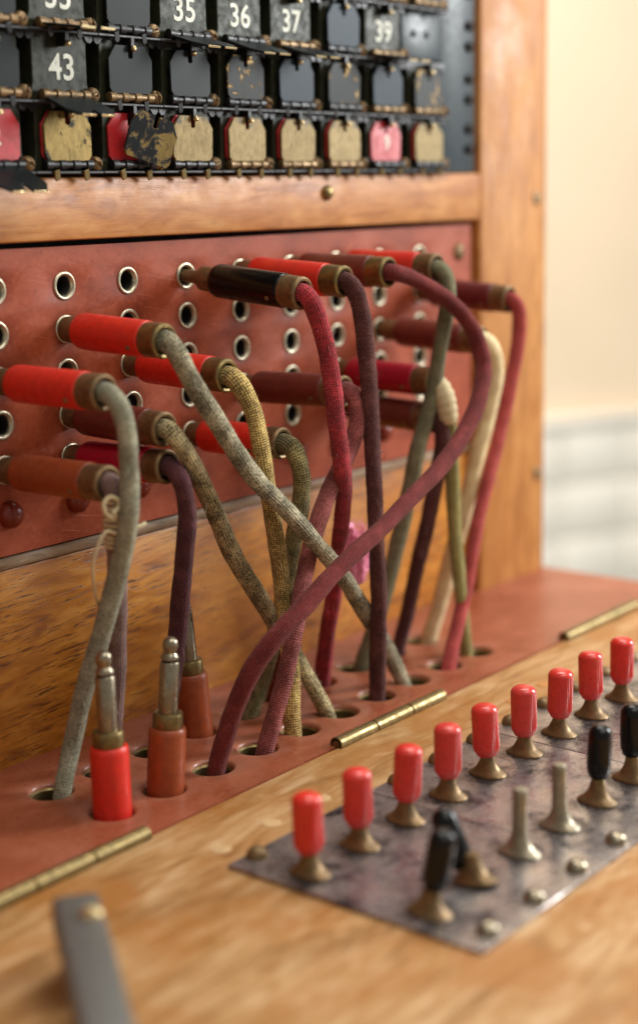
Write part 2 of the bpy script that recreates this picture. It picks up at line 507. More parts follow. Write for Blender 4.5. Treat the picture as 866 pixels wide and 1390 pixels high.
def tube(path, rad, n=14, wob=0.0, seed=0, flat=0.0):
    F = frames(path)
    rnd = random.Random(seed)
    ph = [rnd.uniform(0, 6.28) for _ in range(4)]
    verts, faces, uvs = [], [], []
    s = 0; S = []
    for i, p in enumerate(path):
        if i: s += (p - path[i - 1]).length
        S.append(s)
        r = rad(s) if callable(rad) else rad
        r *= 1 + wob * (0.6 * math.sin(s * 0.21 + ph[0]) + 0.4 * math.sin(s * 0.63 + ph[1]))
        for k in range(n):
            a = 2 * math.pi * k / n
            fl = 1 + flat * math.cos(2 * a + s * 0.045 + ph[2])
            verts.append(p + (F[i][1] * math.cos(a) + F[i][2] * math.sin(a)) * r * fl)
    for i in range(len(path) - 1):
        for k in range(n):
            k2 = (k + 1) % n
            faces.append((i * n + k, i * n + k2, (i + 1) * n + k2, (i + 1) * n + k))
            uvs.append(((S[i], k / n), (S[i], (k + 1) / n), (S[i + 1], (k + 1) / n), (S[i + 1], k / n)))
    faces.append(tuple(range(n))[::-1]); uvs.append([(0, 0)] * n)
    b = (len(path) - 1) * n
    faces.append(tuple(range(b, b + n))); uvs.append([(S[-1], 0)] * n)
    return mesh_from('tube', verts, faces, True, uvs)

def fuzz(path, rad, count, lmin, lmax, seed, thick=1.0):
    """loose fibres standing off a woven cord"""
    rnd = random.Random(seed)
    F = frames(path)
    verts, faces = [], []
    for _ in range(count):
        i = rnd.randrange(2, len(path) - 2)
        t, n, b = F[i]
        a = rnd.uniform(0, 6.283)
        out = n * math.cos(a) + b * math.sin(a)
        side = t.cross(out)
        L = rnd.uniform(lmin, lmax) * (1 if rnd.random() < 0.93 else 2.2)
        d1 = (out + t * rnd.uniform(-1.2, 1.2) + side * rnd.uniform(-1, 1)).normalized()
        d2 = (d1 + t * rnd.uniform(-1, 1) + side * rnd.uniform(-1, 1)).normalized()
        p0 = path[i] + out * rad * 0.95
        p1 = p0 + d1 * L * 0.5
        p2 = p1 + d2 * L * 0.5
        w = rnd.uniform(0.02, 0.04) * thick
        e1 = d1.orthogonal().normalized(); e2 = d1.cross(e1)
        base = len(verts)
        for p, ww in ((p0, w), (p1, w * 0.8)):
            for q in range(3):
                verts.append(p + (e1 * math.cos(q * 2.094) + e2 * math.sin(q * 2.094)) * ww)
        verts.append(p2)
        for q in range(3):
            q2 = (q + 1) % 3
            faces.append((base + q, base + q2, base + 3 + q2, base + 3 + q))
            faces.append((base + 3 + q, base + 3 + q2, base + 6))
    return mesh_from('fibres', verts, faces, True)

def dome_screw(r, h, slot=True, n=20):
    """rounded screw head about z with a real slot"""
    bm = bmesh.new()
    def cap(bm):
        rings = []
        for k in range(5):
            a = k / 4 * math.pi / 2
            rr, hh = r * math.cos(a), h * math.sin(a)
            if k == 4: rings.append([bm.verts.new((0, 0, h))])
            else: rings.append([bm.verts.new((rr * math.cos(2 * math.pi * q / n), rr * math.sin(2 * math.pi * q / n), hh + 0.2)) for q in range(n)])
        low = [bm.verts.new((v.co.x, v.co.y, -0.3)) for v in rings[0]]
        for a_, b_ in zip([low] + rings, rings):
            for q in range(n):
                f = [a_[q], a_[(q + 1) % n], b_[(q + 1) % len(b_)], b_[q % len(b_)]]
                g2 = []
                for v in f:
                    if v not in g2: g2.append(v)
                bm.faces.new(g2)
    cap(bm)
    if slot:
        w = r * 0.11
        for s in (-1, 1):
            bmesh.ops.bisect_plane(bm, geom=bm.verts[:] + bm.edges[:] + bm.faces[:], plane_co=(0, s * w, 0), plane_no=(0, 1, 0))
        for v in bm.verts:
            if abs(v.co.y) <= w + 1e-4 and v.co.z > h * 0.45: v.co.z = max(h * 0.4, v.co.z - h * 0.4)
    return bm_mesh('screw', bm, angle=40)

def plate_with_holes(xs, ys, rad, bounds, n=28, depth=8, lip=0.8):
    """flat sheet in x,y with round holes on a grid (z=0 on top), rounded rims and hole walls down to -depth"""
    bm = bmesh.new()
    def cuts(v, lo, hi):
        c = [(a + b) / 2 for a, b in zip(v, v[1:])]
        return [v[0] - (c[0] - v[0])] + c + [v[-1] + (v[-1] - c[-1])]
    cx, cy = cuts(xs, 0, 0), cuts(ys, 0, 0)
    def quad(a, b, c, d):
        bm.faces.new([bm.verts.new((*p, 0)) for p in ((a, c), (b, c), (b, d), (a, d))])
    for i, x in enumerate(xs):
        for j, y in enumerate(ys):
            x0, x1, y0, y1 = cx[i], cx[i + 1], cy[j], cy[j + 1]
            angs = sorted(set([2 * math.pi * k / n for k in range(n)] + [math.atan2(yy - y, xx - x) % (2 * math.pi) for xx in (x0, x1) for yy in (y0, y1)]))
            outer, rings = [], []
            for a in angs:
                c, s = math.cos(a), math.sin(a)
                t = min(((x1 - x) / c if c > 1e-9 else (x0 - x) / c if c < -1e-9 else 1e9), ((y1 - y) / s if s > 1e-9 else (y0 - y) / s if s < -1e-9 else 1e9))
                outer.append(bm.verts.new((x + t * c, y + t * s, 0)))
            for rr, zz in ((rad + lip, 0), (rad + lip * 0.3, -lip * 0.3), (rad, -lip), (rad, -depth)):
                rings.append([bm.verts.new((x + rr * math.cos(a), y + rr * math.sin(a), zz)) for a in angs])
            m = len(angs)
            for A, B in zip([outer] + rings, rings):
                for k in range(m):
                    bm.faces.new((A[k], A[(k + 1) % m], B[(k + 1) % m], B[k]))
    bx0, bx1, by0, by1 = bounds
    if bx0 < cx[0]: quad(bx0, cx[0], by0, by1)
    if bx1 > cx[-1]: quad(cx[-1], bx1, by0, by1)
    if by0 < cy[0]: quad(cx[0], cx[-1], by0, cy[0])
    if by1 > cy[-1]: quad(cx[0], cx[-1], cy[-1], by1)
    # skirt round the sheet
    c = [(bx0, by0), (bx1, by0), (bx1, by1), (bx0, by1)]
    for (a, b) in zip(c, c[1:] + c[:1]):
        bm.faces.new([bm.verts.new((*p, z)) for p, z in ((a, 0), (b, 0), (b, -depth), (a, -depth))])
    bmesh.ops.recalc_face_normals(bm, faces=bm.faces)
    me = bm_mesh('sheet', bm, angle=50)
    return me

TO_FRONT = Matrix.Rotation(R(90), 4, 'X')          # z of a lathe -> -y (out of the board)
def along(d, twist=0):
    """rotation taking +z to direction d"""
    return Vector((0, 0, 1)).rotation_difference(Vector(d)).to_matrix().to_4x4() @ Matrix.Rotation(twist, 4, 'Z')

# ------------------------------------------------------------------ setting: wall behind
wd = Vector((math.sin(R(115)), math.cos(R(115)), 0))          # along the wall
wn = Vector((-wd.y, wd.x, 0)) * -1                              # towards the room
if wn.dot(Vector((-1, -0.7, 0))) < 0: wn = -wn
wrot = Matrix(((wd.x, -wn.x, 0, 0), (wd.y, -wn.y, 0, 0), (0, 0, 1, 0), (0, 0, 0, 1)))
WC = (1424, 577, 0)
wall = put('wall', box(-1500, 1500, 0, 60, -900, 1600, 0), M['cream'], None, WC, wrot, kind='structure')
TILE_TOP = -112
def wall_pt(u, v, w=0):
    return Vector(WC) + wd * u + wn * w + Vector((0, 0, v))
put('tile_bed', box(-420, 420, -8, -1, -760, TILE_TOP, 0), M['grout'], wall, WC, wrot)
trim_me = box(-80, 80, -9, 3, -7, 7, 3)
tile_me = box(-49, 49, -5, 2, -33, 33, 2.2)
for i in range(-3, 4):
    put('trim_tile', trim_me, M['tile'], wall, wall_pt(i * 161, TILE_TOP + 6, 10), wrot)
for i in range(-4, 5):
    for j in range(8):
        rr = random.Random(i * 31 + j)
        tilt = Matrix.Rotation(R(rr.uniform(-1.2, 1.2)), 4, 'Z') @ Matrix.Rotation(R(rr.uniform(-1.2, 1.2)), 4, 'X')
        put('tile', tile_me, M['tile'], wall, wall_pt(15 + i * 104, TILE_TOP - 40 - j * 72, 9), wrot @ tilt)

# ------------------------------------------------------------------ the switchboard
board = thing('switchboard', 'old wooden telephone switchboard with red jack panel, cord shelf and row of switches', 'switchboard', (140, -60, -20))
X_END = 345
put('wooden_post', box(285, X_END, -3.5, 40, -8.5, 420, 2.2), M['wood_post'], board)
put('side_panel', box(X_END - 22, X_END - 1.5, 40.2, 260, -8, 420, 1), M['wood_post'], board)
rail = put('rail', box(-420, 284.8, -3.6, 14, 177.2, 198.2, 1.4), M['wood_rail'], board)
put('lower_board', box(-420, 284.8, 3.0, 18, -8, 68.6, 0.8), M['wood_lower'], board)
put('worn_edge_strip', box(-420, 284.8, 1.6, 17.5, 68.8, 73.4, 1.2), M['wood_edge'], board)
put('back_board', box(-420, 284.5, 18.4, 24, 60, 420, 0), M['black_enamel'], board)

# jack panel with real holes
JX = [30 * i for i in range(-1, 9)]
JZ = [162.14 - 14.734 * j for j in range(5)]
pm = plate_with_holes(JX, sorted(JZ), 4.0, (-420, 281.5, 74.2, 175.2), 24, 5, 0.3)
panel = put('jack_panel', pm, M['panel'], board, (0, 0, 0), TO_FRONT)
eye = lathe([(4.9, 0.0), (4.9, 0.25), (4.7, 0.5), (4.35, 0.62), (3.95, 0.5), (3.55, 0.0), (3.2, -1.2), (3.0, -14), (0, -14)], 28)
bore = lathe([(3.2, -0.8), (3.0, -1.3), (2.85, -13), (0, -13)], 20)  # dark liner added inside the nickel tube to carry its shade
for x in JX:
    for z in JZ:
        e = put('jack_eyelet', eye, M['nickel'], panel, (x + random.uniform(-.25, .25), 0, z + random.uniform(-.2, .2)), TO_FRONT)
        put('jack_bore', bore, M['hole'], panel, (x, 0, z), TO_FRONT)
riv = lathe([(4.6, 0), (4.6, 1.2), (4.2, 2.6), (3.2, 3.7), (1.6, 4.3), (0, 4.5)], 24)
for x in JX:
    put('rivet', riv, M['rivet'], panel, (x + 1, 0, 88.0), TO_FRONT)
scr_m = dome_screw(4.0, 2.2)
put('screw', scr_m, M['brass_dull'], panel, (271.5, 0.2, 163), TO_FRONT)
put('screw', dome_screw(3.1, 2.4, False), M['brass'], rail, (170.2, -3.5, 191), TO_FRONT)
put('screw', dome_screw(3.4, 1.0), M['brass_dull'], bpy.data.objects['wooden_post'], (335, -3.4, 186), TO_FRONT)
put('screw', dome_screw(3.4, 1.0), M['brass_dull'], bpy.data.objects['wooden_post'], (337, -3.4, 50), TO_FRONT)

# cord shelf with two rows of cord holes
HX = [-9.39 + 23.467 * k for k in range(0, 10)]
HY = [-54.15, -25.4]
sm = plate_with_holes(HX, HY, 7.0, (-420, X_END, -76.2, 2.9), 30, 8, 1.3)
shelf = put('cord_shelf', sm, M['strip'], board)
bush = lathe([(6.98, -1.6), (6.3, -2.2), (6.2, -12), (6.2, -26), (0, -26)], 26)
for x in HX:
    for y in HY:
        put('hole_bushing', bush, M['brass'], shelf, (x, y, 0))
desk = put('desk_top', box(-420, X_END, -420, -76.8, -12, -0.3, 0.5), M['wood_desk'], board)
put('desk_base', box(-420, X_END - 6, -410, 2, -60, -28, 0.5), M['wood_desk'], board)

def knuckle_rod(L, n):
    prof = [(0, 0)]
    prof += [(1.5, 0), (1.5, 2.0), (2.2, 0.0), (2.7, 0.2)]
    for k in range(1, n):
        s = L * k / n
        prof += [(2.7, s - 0.5), (2.25, s - 0.15), (2.25, s + 0.15), (2.7, s + 0.5)]
    prof += [(2.7, L - 0.3), (2.3, L), (0, L)]
    return lathe(prof, 16)
AX = Matrix.Rotation(R(90), 4, 'Y')
for x0, x1, n in ((-130, -16.5, 5), (77.5, 143.5, 3), (237, 303, 3)):
    put('hinge', knuckle_rod(x1 - x0, n), M['brass'], desk, (x0, -76.3, 0.7), AX)
plug_me = lathe([(3.1, -0.3), (3.1, 0.12), (2.6, 0.2), (0, 0.22)], 20)
TX = lambda k: -9.39 + 23.467 * k
for k in range(0, 9):
    put('screw_filler', plug_me, M['filler'] if k < 3 else M['wood_rail'], desk, (TX(k) + random.uniform(-1, 2), -100.5 + random.uniform(-.8, .8), -0.3), None)

# steel key plates, three switches wide
edges = [-19.0, 49.3, 119.7, 190.1, 260.5]
plates = []
for a, b in zip(edges, edges[1:]):
    plates.append(put('key_plate', box(a + 0.15, b - 0.15, -198.5, -111.3, -0.28, 1.0, 0.25, 1), M['key_plate'], board))
ps = dome_screw(3.4, 3.0, False)
for k in range(0, 11):
    pl = plates[min(3, max(0, (k) // 3))]
    for y in (-194.0, -114.6):
        if k > 8 and y < -150: continue
        put('screw', ps, M['plug_metal'] if y < -150 else M['brass_dull'], pl, (TX(k), y, 1.0), Matrix.Rotation(random.uniform(0, 3), 4, 'Z'))

# switches
def saddle():
    bm = bmesh.new(); n = 32; rings = []
    for ax, ay, h, e in ((4.6, 7.3, 0, 2.6), (4.6, 7.3, .5, 2.6), (4.3, 6.9, .9, 2.6), (3.5, 5.2, 1.7, 2.6), (2.95, 4.0, 3.0, 2.5), (2.55, 3.0, 4.8, 2.2), (2.3, 2.4, 7.0, 2), (2.2, 2.2, 8.2, 2), (1.2, 1.2, 8.5, 2)):
        rg = []
        for k in range(n):
            c, s = math.cos(2 * math.pi * k / n), math.sin(2 * math.pi * k / n)
            rg.append(bm.verts.new((ax * math.copysign(abs(c) ** (2 / e), c), ay * math.copysign(abs(s) ** (2 / e), s), h)))
        rings.append(rg)
    for a, b_ in zip(rings, rings[1:]):
        for k in range(n): bm.faces.new((a[k], a[(k + 1) % n], b_[(k + 1) % n], b_[k]))
    bm.faces.new(rings[-1])
    return bm_mesh('saddle', bm, angle=42)
base_me = saddle()
base_me.transform(Matrix.Diagonal((0.9, 0.9, 1.0, 1.0)))
stem_me = lathe([(2.2, 5.0), (2.2, 9)], 16)
bare_me = lathe([(2.3, 5.5), (2.25, 12), (2.35, 18), (2.3, 19.3), (1.8, 20), (0, 20.2)], 18)
def reeded(r0, top, dome):
    bm = bmesh.new()
    n = 80
    prof = [(r0 * .62, 6.6), (r0 * .72, 6.8), (r0 * .97, 8.8), (r0, 9.6), (r0, top - dome - .2), (r0 * .985, top - dome * .88), (r0 * .93, top - dome * .62), (r0 * .83, top - dome * .38), (r0 * .66, top - dome * .17), (r0 * .35, top - .05), (0, top)]
    rings = []
    for i, (r, h) in enumerate(prof):
        if r == 0: rings.append([bm.verts.new((0, 0, h))]); continue
        amp = 0.16 if 2 <= i <= 4 else 0
        rings.append([bm.verts.new(((r - amp * (k % 2)) * math.cos(2 * math.pi * k / n), (r - amp * (k % 2)) * math.sin(2 * math.pi * k / n), h)) for k in range(n)])
    for a, b in zip(rings, rings[1:]):
        for k in range(n):
            q = []
            for v in (a[k], a[(k + 1) % n], b[(k + 1) % len(b)], b[k % len(b)]):
                if v not in q: q.append(v)
            bm.faces.new(q)
    bm.faces.new(rings[0][::-1])
    return bm_mesh('cap', bm, angle=24)
red_cap = reeded(4.4, 24.3, 2.1)
blk_cap = lathe([(2.4, 8.2), (3.1, 8.8), (3.7, 11), (3.85, 14), (3.85, 21.5), (3.6, 23.6), (2.7, 25), (1.3, 25.6), (0, 25.7)], 28)
def toggle(x, y, kind, lean=0, side=0, sink=0):
    rot = Matrix.Rotation(R(lean), 4, 'X') @ Matrix.Rotation(R(side), 4, 'Y')
    lab = {'red': 'brass switch with a red ribbed cap', 'black': 'brass switch with a black rounded cap', 'bare': 'bare metal switch lever without a cap'}[kind]
    b = put('toggle_switch', base_me, M['brass_dull'] if kind != 'bare' else M['steel'], board, (x, y, 1.0), Matrix.Rotation(R(lean * 0.35), 4, 'X'), label=lab)
    if kind == 'bare':
        put('lever', bare_me, M['steel'], b, (x, y, 1.0), rot)
    else:
        put('lever', stem_me, M['brass'], b, (x, y, 1.0 - sink), rot)
        put('cap', red_cap if kind == 'red' else blk_cap, M['red_cap'] if kind == 'red' else M['black_plastic'], b, (x, y, 1.0 - sink), rot)
for k in range(9):
    toggle(TX(k), -134.5, 'red', random.uniform(-3, 3), random.uniform(-2, 2))
toggle(TX(0) , -175.5, 'black', 9, 3, 1)
toggle(TX(1), -175, 'black', -28, 0, 4)
toggle(TX(2), -175, 'bare', 1)
toggle(TX(3), -175, 'bare', -1)
toggle(TX(4), -175, 'black', 2)
toggle(TX(5), -175, 'black', -1)

# metal lever on the near desk corner
BAR_A, BAR_B, BAR_S = (-84.4, -119.3, 0), (-138.5, -191.9, 0), (-90.5, -131.9)
bar_a, bar_b = Vector(BAR_A), Vector(BAR_B)
bd = (bar_b - bar_a).normalized()
brot = Matrix.Rotation(math.atan2(bd.y, bd.x), 4, 'Z')
bar = put('metal_lever', box(0, (bar_b - bar_a).length, -6.0, 6.0, 11, 20, 1.8, 3), M['iron'], board, (bar_a.x, bar_a.y, 0), brot)
put('lever_pillar', box(-4, 14, -3.8, 3.8, -0.3, 10.9, 0.8), M['iron'], bar, (bar_a.x + bd.x * 4, bar_a.y + bd.y * 4, 0), brot)
put('screw', dome_screw(2.9, 2.0), M['brass_bright'], bar, (BAR_S[0], BAR_S[1], 20.1), Matrix.Rotation(0.9, 4, 'Z'))

# ------------------------------------------------------------------ drop indicators
def numeral(text, h, w):
    cu = bpy.data.curves.new('numeral', 'FONT')
    cu.body = text
    cu.align_x = 'CENTER'; cu.align_y = 'CENTER'
    cu.size = 1; cu.extrude = 0.012; cu.offset = 0.014
    cu.resolution_u = 3
    t = bpy.data.objects.new('numeral_tmp', cu)
    C.objects.link(t)
    dg = bpy.context.evaluated_depsgraph_get()
    me = bpy.data.meshes.new_from_object(t.evaluated_get(dg))
    bpy.data.objects.remove(t, do_unlink=True)
    xs = [v.co.x for v in me.vertices]; ys = [v.co.y for v in me.vertices]
    kx, ky = w / (max(xs) - min(xs)), h / (max(ys) - min(ys))
    mx, my = (max(xs) + min(xs)) / 2, (max(ys) + min(ys)) / 2
    for v in me.vertices:
        v.co = Vector(((v.co.x - mx) * kx * MM, (v.co.y - my) * ky * MM, v.co.z * 8 * MM))
    return me

house_me = extrude_poly([(-12, 11), (12, 11), (12, -5.5), (12.6, -7.5), (14, -9.3), (14.2, -11.2), (-14.2, -11.2), (-14, -9.3), (-12.6, -7.5), (-12, -5.5)], -3.2, 6)
hood_me = extrude_poly([(-14.8, 11.4), (14.8, 11.4), (14.8, 8.8), (13.6, 7.6), (12.0, 8.0), (10.8, 9.6), (-10.8, 9.6), (-12.0, 8.0), (-13.6, 7.6), (-14.8, 8.8)], -3.8, -3.25, 0.2)
ledge_me = box(-15, 15, -6.4, 6, -12.4, -11.3, 0.3, 1)
prof = [(0, -10.4), (1.0, -10.4)]
for k in range(7):
    a = -10.4 + k * 20.8 / 7; b = a + 20.8 / 7
    r = 1.75 if k % 2 == 0 else 1.25
    prof += [(r, a + .15), (r, b - .15)]
prof += [(1.0, 10.4), (0, 10.4)]
hinge_me = lathe(prof, 12)
latch_me = extrude_poly([(-0.9, 10.5), (0.9, 10.5), (0.8, 6.8), (0.2, 6.0), (-0.6, 6.3), (-0.9, 7.2)], -7.4, -3.3, 0.2)
iscrew_me = dome_screw(2.7, 2.2)
pin_me = dome_screw(1.1, 1.0, False, 10)
lug_me = extrude_poly([(-1.1, 0), (1.1, 0), (1.2, -2.6), (0.7, -3.6), (-0.7, -3.6), (-1.2, -2.6)], -0.8, 0, 0.15)
shut_pts = [(-8.8, 1.2), (8.8, 1.2), (10.3, 3.0), (10.5, 12.8), (7.0, 17.4), (0.95, 17.4), (0.95, 13.6), (0.5, 13.1), (-0.5, 13.1), (-0.95, 13.6), (-0.95, 17.4), (-7.0, 17.4), (-10.5, 12.8), (-10.3, 3.0)]
shut_me = extrude_poly(shut_pts, -0.9, 0, 0.22)
flag_me = extrude_poly([(x, z - 9.3) for x, z in shut_pts], -4.5, -3.4, 0.2)
COL = {(1, c): m for c, m in {2: 'shutter_dark', 6: 'shutter_blue_sheen'}.items()}
COL.update({(2, c): m for c, m in {0: 'shutter_dark', 2: 'shutter_dark', 3: 'shutter_dark', 4: 'shutter_scratched', 5: 'shutter_blue_sheen', 6: 'shutter_scratched', 7: 'shutter_blue_sheen', 8: 'shutter_scratched'}.items()})
COL.update({(3, c): m for c, m in {1: 'shutter_mostly', 2: 'shutter_patchy', 3: 'shutter_brass', 4: 'shutter_brass', 5: 'shutter_brass', 6: 'shutter_brass', 8: 'shutter_brass'}.items()})
OPEN = {(1, 1): 97, (1, 3): 106, (1, 4): 108, (1, 5): 107, (1, 7): 101, (2, 1): 113, (3, 0): 118}
NUM = {(1, 1): '33', (1, 3): '35', (1, 4): '36', (1, 5): '37', (1, 7): '39', (2, 1): '43', (3, 7): '9', (3, 0): '2'}
ROWZ = {0: 279.0, 1: 256.6, 2: 234.0, 3: 211.4}
for row in (0, 1, 2, 3):
    for c in range(0, 9):
        if row == 1 and c == 8: continue
        if row == 0 and c < 5: continue
        x, z = 30.0 * c, ROWZ[row]
        rr = random.Random(row * 50 + c)
        opened = (row, c) in OPEN
        num = NUM.get((row, c))
        state = ('open drop indicator showing number ' + num) if num else 'drop indicator with its shutter closed'
        if (row, c) == (3, 2): state = 'drop indicator with a crooked flaking shutter over red'
        h = put('drop_indicator', house_me, M['number_plate'], board, (x, 0, z), label=state)
        put('hood', hood_me, M['black_enamel'], h, (x, 0, z))
        put('ledge', ledge_me, M['black_enamel'], h, (x, 0, z))
        put('hinge', hinge_me, M['brass_dull'] if rr.random() < .6 else M['black_enamel'], h, (x, -5.2, z - 9.4), AX)
        put('screw', iscrew_me, M['brass_dull'], h, (x + 12.8, -4.4, z - 9.2), TO_FRONT @ Matrix.Rotation(rr.uniform(0, 3), 4, 'Z'))
        put('latch', latch_me, M['black_enamel'], h, (x, 0, z))
        put('latch_pin', pin_me, M['brass_bright'], h, (x + .3, -7.3, z + 6.9), TO_FRONT)
        if row == 3:
            put('flag_plate', flag_me, M['red_flag'], h, (x, 0, z))
            for dx in (-6.8, 6.2):
                put('lug', lug_me, M['brass'], h, (x + dx, -6.5, z - 11.0), Matrix.Rotation(R(rr.uniform(-26, -14)), 4, 'Y') @ Matrix.Rotation(R(12), 4, 'X'))
        else:
            for dx in (-6.8, 6.2):
                put('lug', lug_me, M['black_enamel'], h, (x + dx, -6.0, z - 10.4), Matrix.Rotation(R(rr.uniform(-26, -14)), 4, 'Y') @ Matrix.Rotation(R(12), 4, 'X'))
        if num:
            nm = numeral(num, 8.6 if row < 3 else 6.0, (11.0 if len(num) == 2 else 3.6))
            put('number', nm, M['white_paint'], h, (x + 0.5, -3.3 if row < 3 else -4.55, z - 0.3), TO_FRONT)
        rot = Matrix.Rotation(R(OPEN.get((row, c), rr.uniform(-1, 1.5))), 4, 'X')
        loc = (x, -5.0, z - 9.4)
        if (row, c) == (3, 2):
            rot = Matrix.Rotation(R(15), 4, 'Y') @ Matrix.Rotation(R(9), 4, 'X') @ Matrix.Rotation(R(-6), 4, 'Z')
            loc = (x + 2.2, -8.2, z - 9.6)
        mat = M[COL.get((row, c), 'shutter_dark')]
        if (row, c) == (3, 7): continue
        s_ = put('shutter', shut_me, mat, h, loc, rot)
        if opened:
            for a, b in ((-7.4, -1.2), (1.2, 7.4)):
                put('worn_edge', box(a, b, -0.85, -0.05, 17.1, 17.5, 0.1, 1), M['brass_bright'], h, loc, rot)
# blank plates at the right edge
bp = put('blank_plate', box(255.2, 282.5, -1.5, 6, 198.6, 420, 0.4), M['black_blue_sheen'], board)
put('blank_plate', box(226, 254.8, -1.7, 6, 246.5, 267.2, 0.4), M['black_blue_sheen'], board)
for dz in (0, 9):
    for zz in (213, 235, 258, 281):
        put('screw', dome_screw(2.4, 2.6), M['black_enamel'], bp, (277.5, -1.5, zz + dz - 4), TO_FRONT)
for xx in (234, 244):
    put('screw', dome_screw(1.6, 0.8), M['black_enamel'], bp, (xx, -1.7, 257), TO_FRONT)

